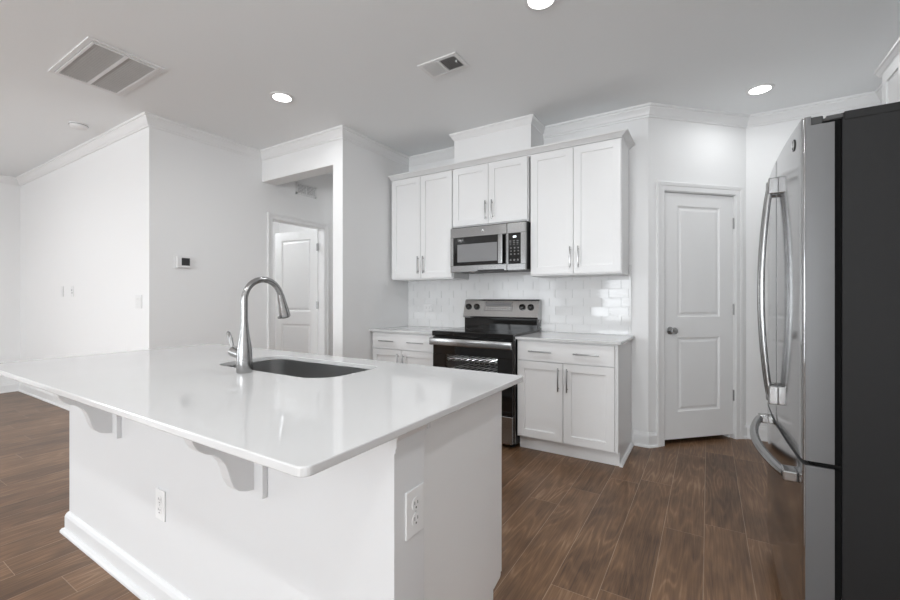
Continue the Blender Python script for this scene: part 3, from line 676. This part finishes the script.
m.build('keypad_grid', M['keymark'], kp)
vb = MB(FM).poly_prism([(-1.775, -0.02), (-1.735, 0.006), (-1.70, 0.010), (-1.53, 0.010), (-1.495, 0.006), (-1.455, -0.02)], MZ0 - 0.004, MZ0 + 0.014)
tag(vb.build('vent_lip', M['black'], mw), 'black vent lip under the door')
def emblem(fr, x, y, z, r_, parent):
    o = MB(fr).lathe([(0.0, y), (r_, y), (r_, y + 0.0018), (r_ * 0.93, y + 0.0024), (0, y + 0.0024)], (x, 0, z), 'y', 28)
    o = o.build('emblem', M['slot'] if parent.name.startswith('door_panel') else M['steel'], parent)
    l = MB(fr)
    ring = [(x + r_ * 0.86 * math.cos(2 * math.pi * k / 28), y + 0.0024, z + r_ * 0.86 * math.sin(2 * math.pi * k / 28)) for k in range(29)]
    l.tube(ring, r_ * 0.045, 6, False); l.text('GE', r_ * 1.05, (x, y + 0.0026, z, 1), 0.0004)
    l.smooth = False
    l.build('emblem_lettering', M['chrome'] if parent.name.startswith('door_panel') else M['mark'], o)
emblem(FM, -1.69, 0.0, 1.793, 0.013, dm)

# ------------------------------------------------------------------ refrigerator
GY0, GY1, GX = 1.645, 2.550, 0.333
YM = (GY0 + GY1) / 2
fg = thing('refrigerator', (0.66, YM, 0), 'tall stainless french-door refrigerator with a charcoal side', 'refrigerator')
m = MB().box(GX, 1.060, GY0, GY1, 0.03, 1.722, 0.003).box(GX + 0.004, 1.060, GY0 - 0.002, GY1 + 0.002, 1.714, 1.741, 0.004)
tag(m.build('case', M['charcoal'], fg), 'charcoal cabinet side')
MB().box(GX - 0.020, GX + 0.004, GY0 + 0.012, GY1 - 0.012, 0.10, 1.725).build('gasket', M['gasket'], fg)
MB().box(GX - 0.03, GX + 0.3, GY0 + 0.02, GY1 - 0.02, 0.012, 0.09, 0.003).build('toe_grille', M['black'], fg)
for x in (0.42, 0.98):
    for y in (GY0 + 0.08, GY1 - 0.08): MB().lathe([(0.02, 0), (0.02, 0.02), (0.012, 0.022), (0.012, 0.032), (0, 0.032)], (x, y, 0), n=12).build('leg', M['black'], fg)
def fx(y): return 0.2300 + 0.014 * ((y - YM) / 0.4525) ** 2
def front_outline(y0, y1, back, r_=0.010, n=14):
    pts = [(back, y0), (fx(y0) + r_, y0)]
    for k in range(1, 5):
        a = math.pi / 2 * k / 4; pts.append((fx(y0) + r_ - r_ * math.sin(a), y0 + r_ - r_ * math.cos(a)))
    for k in range(1, n): 
        y = y0 + r_ + (y1 - y0 - 2 * r_) * k / n; pts.append((fx(y), y))
    for k in range(0, 4):
        a = math.pi / 2 * k / 4; pts.append((fx(y1) + r_ - r_ * math.cos(a), y1 - r_ + r_ * math.sin(a)))
    pts += [(fx(y1) + r_, y1), (back, y1)]
    return pts
BK = 0.317
def door_leaf(name, y0, y1, z0, z1):
    """brushed sides wrap the leaf, the polished front is a thin skin over it"""
    a = MB().poly_prism(front_outline(y0, y1, BK), z0, z1); a.smooth = True
    if name == 'door_panel':                                   # thin front lip standing above the leaf, hinge sits behind it
        o_ = front_outline(y0, y1, BK)[1:-1]; a.poly_prism(o_ + [(p[0] + 0.010, min(max(p[1], y0 + 0.001), y1 - 0.001)) for p in o_[::-1]], z1, z1 + 0.027)
    o = a.build(name, M['fridge'], fg)
    me = o.data; me.materials.append(M['fridge_edge'])
    for p in me.polygons:
        if abs(p.normal.y) > 0.98 or abs(p.normal.z) > 0.9: p.material_index = 1
    return o
dn = door_leaf('door_panel', GY0 + 0.001, YM - 0.0025, 0.700, 1.716)
df = door_leaf('door_panel', YM + 0.0025, GY1 - 0.001, 0.700, 1.716)
dz = door_leaf('freezer_drawer', GY0 + 0.001, GY1 - 0.001, 0.095, 0.686)
MB().box(0.262, BK, GY0 + 0.012, GY1 - 0.012, 0.684, 0.702).build('door_gap_seal', M['gasket'], fg)
# hinge covers on top, small caps at the join between doors and drawer
for y in (GY0 + 0.004, GY1 - 0.064):
    hc = MB().box(0.262, 0.292, y, y + 0.060, 1.7165, 1.741, 0.003).box(0.288, 0.345, y + 0.004, y + 0.056, 1.7235, 1.733, 0.002).poly_prism([(0.300, y + 0.004), (0.345, y + 0.0), (0.345, y + 0.06), (0.300, y + 0.05)], 1.727, 1.7385)
    hc.smooth = False
    tag(hc.build('hinge_cover', M['black'], fg), 'black hinge cover')
tag(MB().box(0.272, 0.336, GY0 + 0.004, GY0 + 0.05, 0.6875, 0.6985, 0.002).build('hinge_bracket', M['gasket'], fg), 'black hinge bracket between doors and drawer')
# curved door handles either side of the join
for y, o in ((YM - 0.036, dn), (YM + 0.036, df)):
    pts = []
    for k in range(25):
        t_ = k / 24; z = 0.800 + (1.635 - 0.800) * t_; out = 0.021 + 0.029 * math.sin(math.pi * t_) ** 0.8
        pts.append((fx(y) - out, y, z))
    hm = MB().tube(pts, 0.0095, 14).build('handle', M['handle'], o)
    for z0, z1 in ((0.778, 0.850), (1.602, 1.666)):
        MB().box(fx(y) - 0.030, fx(y) + 0.002, y - 0.012, y + 0.012, z0, z1, 0.004, 2).build('handle_post', M['handle'], hm)
pts = []
for k in range(29):
    t_ = k / 28; y = GY0 + 0.075 + (GY1 - GY0 - 0.15) * t_; pts.append((fx(y) - 0.026 - 0.042 * math.sin(math.pi * t_) ** 0.8, y, 0.625))
hz = MB().tube(pts, 0.0155, 14).build('handle', M['handle'], dz)
for y in (GY0 + 0.085, GY1 - 0.085): MB().box(fx(y) - 0.037, fx(y) + 0.002, y - 0.032, y + 0.032, 0.608, 0.642, 0.005, 2).build('handle_post', M['handle'], hz)
FE = frame((0, 1.757, 0), (0, -1, 0), (-1, 0, 0))
ang = math.atan(2 * 0.014 * (1.757 - YM) / 0.4525 ** 2)
FE = Matrix.Translation((fx(1.757) - 0.0003, 1.757, 1.694)) @ Matrix.Rotation(ang, 4, 'Z').inverted() @ frame((0, 0, 0), (0, -1, 0), (-1, 0, 0))
emblem(FE, 0, 0, 0, 0.019, dn)

# ------------------------------------------------------------------ ceiling fittings
def downlight(x, y, label, power):
    d = thing('recessed_downlight', (x, y, H), label, 'ceiling light', 'recessed ceiling downlights')
    MB().lathe([(0.066, H - 0.0005), (0.088, H - 0.0005), (0.086, H - 0.006), (0.074, H - 0.010), (0.066, H - 0.008)], (x, y, 0), n=40, ringed=True).build('trim_ring', M['plastic'], d)
    tag(MB().lathe([(0.0, H - 0.001), (0.068, H - 0.001), (0.068, H - 0.006), (0.0, H - 0.0065)], (x, y, 0), n=40).build('lens', M['lens'], d), 'glowing white lens')
    l = bpy.data.lights.new('downlight_beam', 'AREA'); l.shape = 'DISK'; l.size = 0.13; l.energy = power; l.color = LAMP_COL; l.spread = R(165)
    o = bpy.data.objects.new('downlight_beam', l); COL.objects.link(o); o.parent = d; o.location = (0, 0, -0.012)
downlight(-2.783, 2.038, 'round lit recessed light in the ceiling near the hall opening', DOWNLIGHT_W * 0.48)
downlight(0.323, 3.822, 'round lit recessed light in the ceiling before the pantry corner, nearest the refrigerator', DOWNLIGHT_PANTRY_W)
downlight(-0.735, 2.075, 'round lit recessed light cut off by the top edge of the photo', DOWNLIGHT_W)
downlight(0.35, 0.2, 'round lit recessed light added unseen over the aisle to brighten the pantry corner', DOWNLIGHT_W * 1.0)  # unseen downlight added to lift the pantry door and island end
downlight(-3.48, 4.3, 'round lit recessed light added unseen in the hall ceiling to brighten its walls', DOWNLIGHT_W * 0.5)  # unseen downlight added because the hall wall was too dark
ADDED_BACK = 'round lit recessed light added unseen behind the camera to fill the room'
for x_, y_ in ((-3.0, -0.6), (-0.6, -0.6), (-5.6, -0.4), (-5.6, -3.0), (-3.0, -3.0)): downlight(x_, y_, ADDED_BACK, ADDED_DOWNLIGHT_W)  # unseen downlights added behind the camera as room fill
# return-air grille
gx0, gx1, gy0, gy1 = -3.808, -3.106, 0.962, 1.374
rgl = thing('return_air_grille', ((gx0 + gx1) / 2, (gy0 + gy1) / 2, H), 'large white ceiling return grille with two grey louvred panels', 'vent')
def ring(m, x0, x1, y0, y1, w_, z0, z1, bev=0.0):
    return m.box(x0, x1, y0, y0 + w_, z0, z1, bev).box(x0, x1, y1 - w_, y1, z0, z1, bev).box(x0, x0 + w_, y0 + w_, y1 - w_, z0, z1, bev).box(x1 - w_, x1, y0 + w_, y1 - w_, z0, z1, bev)
m = MB(); ring(m, gx0, gx1, gy0, gy1, 0.024, H - 0.008, H - 0.0005, 0.001); ring(m, gx0 + 0.028, gx1 - 0.028, gy0 + 0.028, gy1 - 0.028, 0.014, H - 0.013, H - 0.0005, 0.001)
my_ = (gy0 + gy1) / 2; m.box(gx0 + 0.04, gx1 - 0.04, my_ - 0.010, my_ + 0.010, H - 0.013, H - 0.0005)
m.build('grille_frame', M['plastic'], rgl)
MB().box(gx0 + 0.03, gx1 - 0.03, gy0 + 0.03, gy1 - 0.03, H - 0.002, H - 0.0006).build('filter', M['filter'], rgl)
for (a, b_) in ((gy0 + 0.043, my_ - 0.011), (my_ + 0.011, gy1 - 0.043)):
    m = MB(); n = 12
    for k in range(n):
        y = a + (b_ - a - 0.009) * k / (n - 1); m.side_prism([(y, H - 0.003), (y + 0.007, H - 0.011), (y + 0.0085, H - 0.011), (y + 0.0015, H - 0.003)], gx0 + 0.043, gx1 - 0.043)
    tag(m.build('louvre_panel', M['filter'], rgl), 'grey louvred panel')
# supply register
sx0, sx1, sy0, sy1 = -1.642, -1.347, 2.234, 2.420
sr = thing('ceiling_register', ((sx0 + sx1) / 2, (sy0 + sy1) / 2, H), 'small white ceiling air register with one dark half, above the range wall cabinets', 'vent')
m = MB(); ring(m, sx0, sx1, sy0, sy1, 0.026, H - 0.009, H - 0.0005, 0.002); sm = (sx0 + sx1) / 2; m.box(sm - 0.006, sm + 0.006, sy0 + 0.02, sy1 - 0.02, H - 0.012, H - 0.0005)
m.build('register_frame', M['plastic'], sr)
tag(MB().box(sx0 + 0.02, sx1 - 0.02, sy0 + 0.02, sy1 - 0.02, H - 0.0015, H - 0.0006).build('duct_opening', M['duct'], sr), 'dark duct behind the louvres')
for s_, a, b_ in ((-1, sx0 + 0.026, sm - 0.006), (1, sm + 0.006, sx1 - 0.026)):
    m = MB(); n = 9
    for k in range(n):
        x = a + (b_ - a) * (k + 0.5) / n
        m.mx = I4
        bb = bmesh.new()
        q = [(x - 0.0055 * s_, H - 0.003), (x + 0.0055 * s_, H - 0.012), (x + 0.0055 * s_ + 0.001, H - 0.012), (x - 0.0055 * s_ + 0.001, H - 0.003)]
        f = bb.faces.new([bb.verts.new((p[0], sy0 + 0.026, p[1])) for p in q]); r_ = bmesh.ops.extrude_face_region(bb, geom=[f])
        for g_ in r_['geom']:
            if isinstance(g_, bmesh.types.BMVert): g_.co.y = sy1 - 0.026
        m._merge(bb)
    m.build('louvre_bank', M['plastic'], sr)
tag(MB().tube([(sx1 - 0.035, sy0 + 0.07, H - 0.01), (sx1 - 0.035, sy0 + 0.07, H - 0.024)], 0.004, 8).build('damper_lever', M['plastic'], sr), 'small damper lever')
# smoke detector
sd = thing('smoke_detector', (-4.75, 1.405, H), 'round white smoke detector on the ceiling near the return grille', 'smoke detector')
MB().lathe([(0.0, H - 0.0005), (0.068, H - 0.0005), (0.068, H - 0.010), (0.064, H - 0.012), (0.064, H - 0.016), (0.060, H - 0.030), (0.048, H - 0.036), (0.0, H - 0.037)], (-4.75, 1.405, 0), n=36).build('housing', M['plastic'], sd)
MB().lathe([(0.0645, H - 0.0125), (0.0662, H - 0.0125), (0.0662, H - 0.0155), (0.0645, H - 0.0155)], (-4.75, 1.405, 0), n=36, ringed=True).build('vent_slot', M['slot'], sd)

# ------------------------------------------------------------------ wall fittings
def plate(fr, u, z, gangs, kind, label, name, cat, group=None, out=0.0, w1=0.072, hh=0.117):
    W = w1 + (gangs - 1) * 0.046
    p0 = fr @ Vector((u, out, z - hh / 2))
    o = thing(name, p0, label, cat, group)
    m = MB(fr).box(u - W / 2, u + W / 2, out + 0.0003, out + 0.006, z - hh / 2, z + hh / 2, 0.0022)
    m.build('cover_plate', M['plastic'], o)
    for gI in range(gangs):
        uu = u + (gI - (gangs - 1) / 2) * 0.046
        k_ = kind[gI] if isinstance(kind, (list, tuple)) else kind
        if k_ == 'outlet':
            for dz_ in (-0.020, 0.020):
                f_ = MB(fr).lathe([(0.0, out + 0.005), (0.0165, out + 0.005), (0.0165, out + 0.0078), (0, out + 0.0078)], (uu, 0, z + dz_), 'y', 20).build('receptacle', M['plastic'], o, False)
                s_ = MB(fr).box(uu - 0.0075, uu - 0.0052, out + 0.0075, out + 0.0081, z + dz_ - 0.001, z + dz_ + 0.008).box(uu + 0.0052, uu + 0.0075, out + 0.0075, out + 0.0081, z + dz_ - 0.001, z + dz_ + 0.007).lathe([(0.0, out + 0.0075), (0.0028, out + 0.0075), (0.0028, out + 0.0081), (0, out + 0.0081)], (uu, 0, z + dz_ - 0.009), 'y', 10)
                s_.build('slot', M['slot'], f_, False)
            MB(fr).lathe([(0.0, out + 0.005), (0.003, out + 0.005), (0.003, out + 0.0068), (0, out + 0.0068)], (uu, 0, z), 'y', 10).build('screw', M['mark'], o)
        elif k_ == 'gfci':
            f_ = MB(fr).box(uu - 0.0165, uu + 0.0165, out + 0.005, out + 0.0085, z - 0.033, z + 0.033, 0.001).build('receptacle', M['plastic'], o)
            s_ = MB(fr)
            for dz_ in (-0.021, 0.021):
                s_.box(uu - 0.0075, uu - 0.0052, out + 0.0083, out + 0.0089, z + dz_ - 0.003, z + dz_ + 0.006).box(uu + 0.0052, uu + 0.0075, out + 0.0083, out + 0.0089, z + dz_ - 0.003, z + dz_ + 0.006)
            s_.build('slot', M['slot'], f_)
        elif k_ == 'jack':
            MB(fr).lathe([(0.0, out + 0.005), (0.006, out + 0.005), (0.006, out + 0.012), (0.003, out + 0.012), (0, out + 0.008)], (uu, 0, z + 0.012), 'y', 12).build('socket', M['nickel'], o)
            MB(fr).box(uu - 0.007, uu + 0.007, out + 0.005, out + 0.0068, z - 0.024, z - 0.012).build('data_port', M['slot'], o)
        else:
            MB(fr).side_prism([(out + 0.005, z - 0.033), (out + 0.009, z - 0.033), (out + 0.0065, z), (out + 0.010, z + 0.033), (out + 0.005, z + 0.033)], uu - 0.0165, uu + 0.0165).build('rocker', M['plastic'], o)
    return o
plate(FL, -4.205, 1.165, 2, 'switch', 'white double light switch near the outer corner of the living wall', 'light_switch', 'light switch')
plate(FL, -6.055, 1.27, 1, 'switch', 'white single switch plate far along the living wall, farther from the corner', 'light_switch', 'light switch')
plate(FL, -5.755, 1.27, 1, 'jack', 'white cable jack plate far along the living wall, with dark sockets', 'jack_plate', 'wall plate')
FIS = frame((0, BY0, 0), (1, 0, 0), (0, -1, 0))
plate(FIS, -1.808, 0.392, 1, 'outlet', 'white wall outlet low on the island face below the overhang', 'power_outlet', 'outlet')
plate(frame((BX1, 0, 0), (0, 1, 0), (1, 0, 0)), 0.864, 0.645, 1, 'outlet', 'white outlet high on the grey end post of the island', 'power_outlet', 'outlet', w1=0.076, hh=0.120)
plate(Matrix(((0, 0, 1, 0), (0, -1, 0, YB), (1, 0, 0, 0), (0, 0, 0, 1))), 1.095, -2.552, 1, 'gfci', 'white outlet in the tiled backsplash over the corner counter', 'power_outlet', 'outlet', out=0.010)
plate(frame((0, YD, 0), (1, 0, 0), (0, -1, 0)), 0.64, 0.36, 1, 'outlet', 'white outlet low on the wall between pantry door and refrigerator', 'power_outlet', 'outlet')
# thermostat
ts = thing('thermostat', (XT, 1.935, 1.46), 'white wall thermostat with a dark screen on the wall beside the hall opening', 'thermostat')
MB(FT).box(1.845, 1.983, 0.0003, 0.005, 1.462, 1.575, 0.002).box(1.861, 1.979, 0.004, 0.024, 1.468, 1.568, 0.004).build('housing', M['plastic'], ts)
tag(MB(FT).box(1.896, 1.966, 0.0235, 0.0246, 1.488, 1.556, 0.0004).build('screen', M['screen'], ts), 'dark square screen')
# hall wall register
hr = thing('wall_register', (XT, 3.27, 2.39), 'white slatted air register high on the hall wall above the open door', 'vent')
m = MB(FT); a0, a1, b0, b1 = 3.125, 3.415, 2.395, 2.530
for bx_ in ((a0, a1, b0, b0 + 0.02), (a0, a1, b1 - 0.02, b1), (a0, a0 + 0.02, b0, b1), (a1 - 0.02, a1, b0, b1), ((a0 + a1) / 2 - 0.006, (a0 + a1) / 2 + 0.006, b0, b1)): m.box(bx_[0], bx_[1], 0.0005, 0.008, bx_[2], bx_[3])
m.build('register_frame', M['plastic'], hr)
tag(MB(FT).box(a0 + 0.015, a1 - 0.015, 0.0003, 0.0012, b0 + 0.015, b1 - 0.015).build('duct_opening', M['duct'], hr), 'dark duct behind the slats')
m = MB(FT)
for k in range(6):
    z = b0 + 0.026 + k * 0.0155; m.side_prism([(0.001, z - 0.003), (0.008, z + 0.006), (0.008, z + 0.0075), (0.001, z - 0.0015)], a0 + 0.018, a1 - 0.018)
m.build('louvre_bank', M['plastic'], hr)
# door stop on the far baseboard
ds = MB(frame((0, YD - 0.014, 0), (1, 0, 0), (0, -1, 0))).lathe([(0.010, 0.0), (0.010, 0.004), (0.004, 0.006), (0.004, 0.055), (0.008, 0.057), (0.008, 0.072), (0, 0.073)], (0.53, 0, 0.055), 'y', 12)
tag(ds.build('door_stop', M['nickel']), 'small metal door stop on the baseboard beside the pantry door', 'door stop')
# unseen ceiling lamp added to brighten the room behind the open door
bl = thing('added_ceiling_lamp', (-5.4, 3.2, H), 'round flush ceiling lamp added unseen to brighten the room behind the open door', 'ceiling light')
MB().lathe([(0.0, H - 0.0005), (0.15, H - 0.0005), (0.15, H - 0.03), (0.13, H - 0.07), (0.0, H - 0.09)], (-5.4, 3.2, 0), n=32).build('lamp_shade', M['lens'], bl)
l = bpy.data.lights.new('added_lamp_glow', 'POINT'); l.energy = P_ADDED_ROOM; l.shadow_soft_size = 0.12; l.color = LAMP_COL
o = bpy.data.objects.new('added_lamp_glow', l); COL.objects.link(o); o.parent = bl; o.location = (0, 0, -0.22)
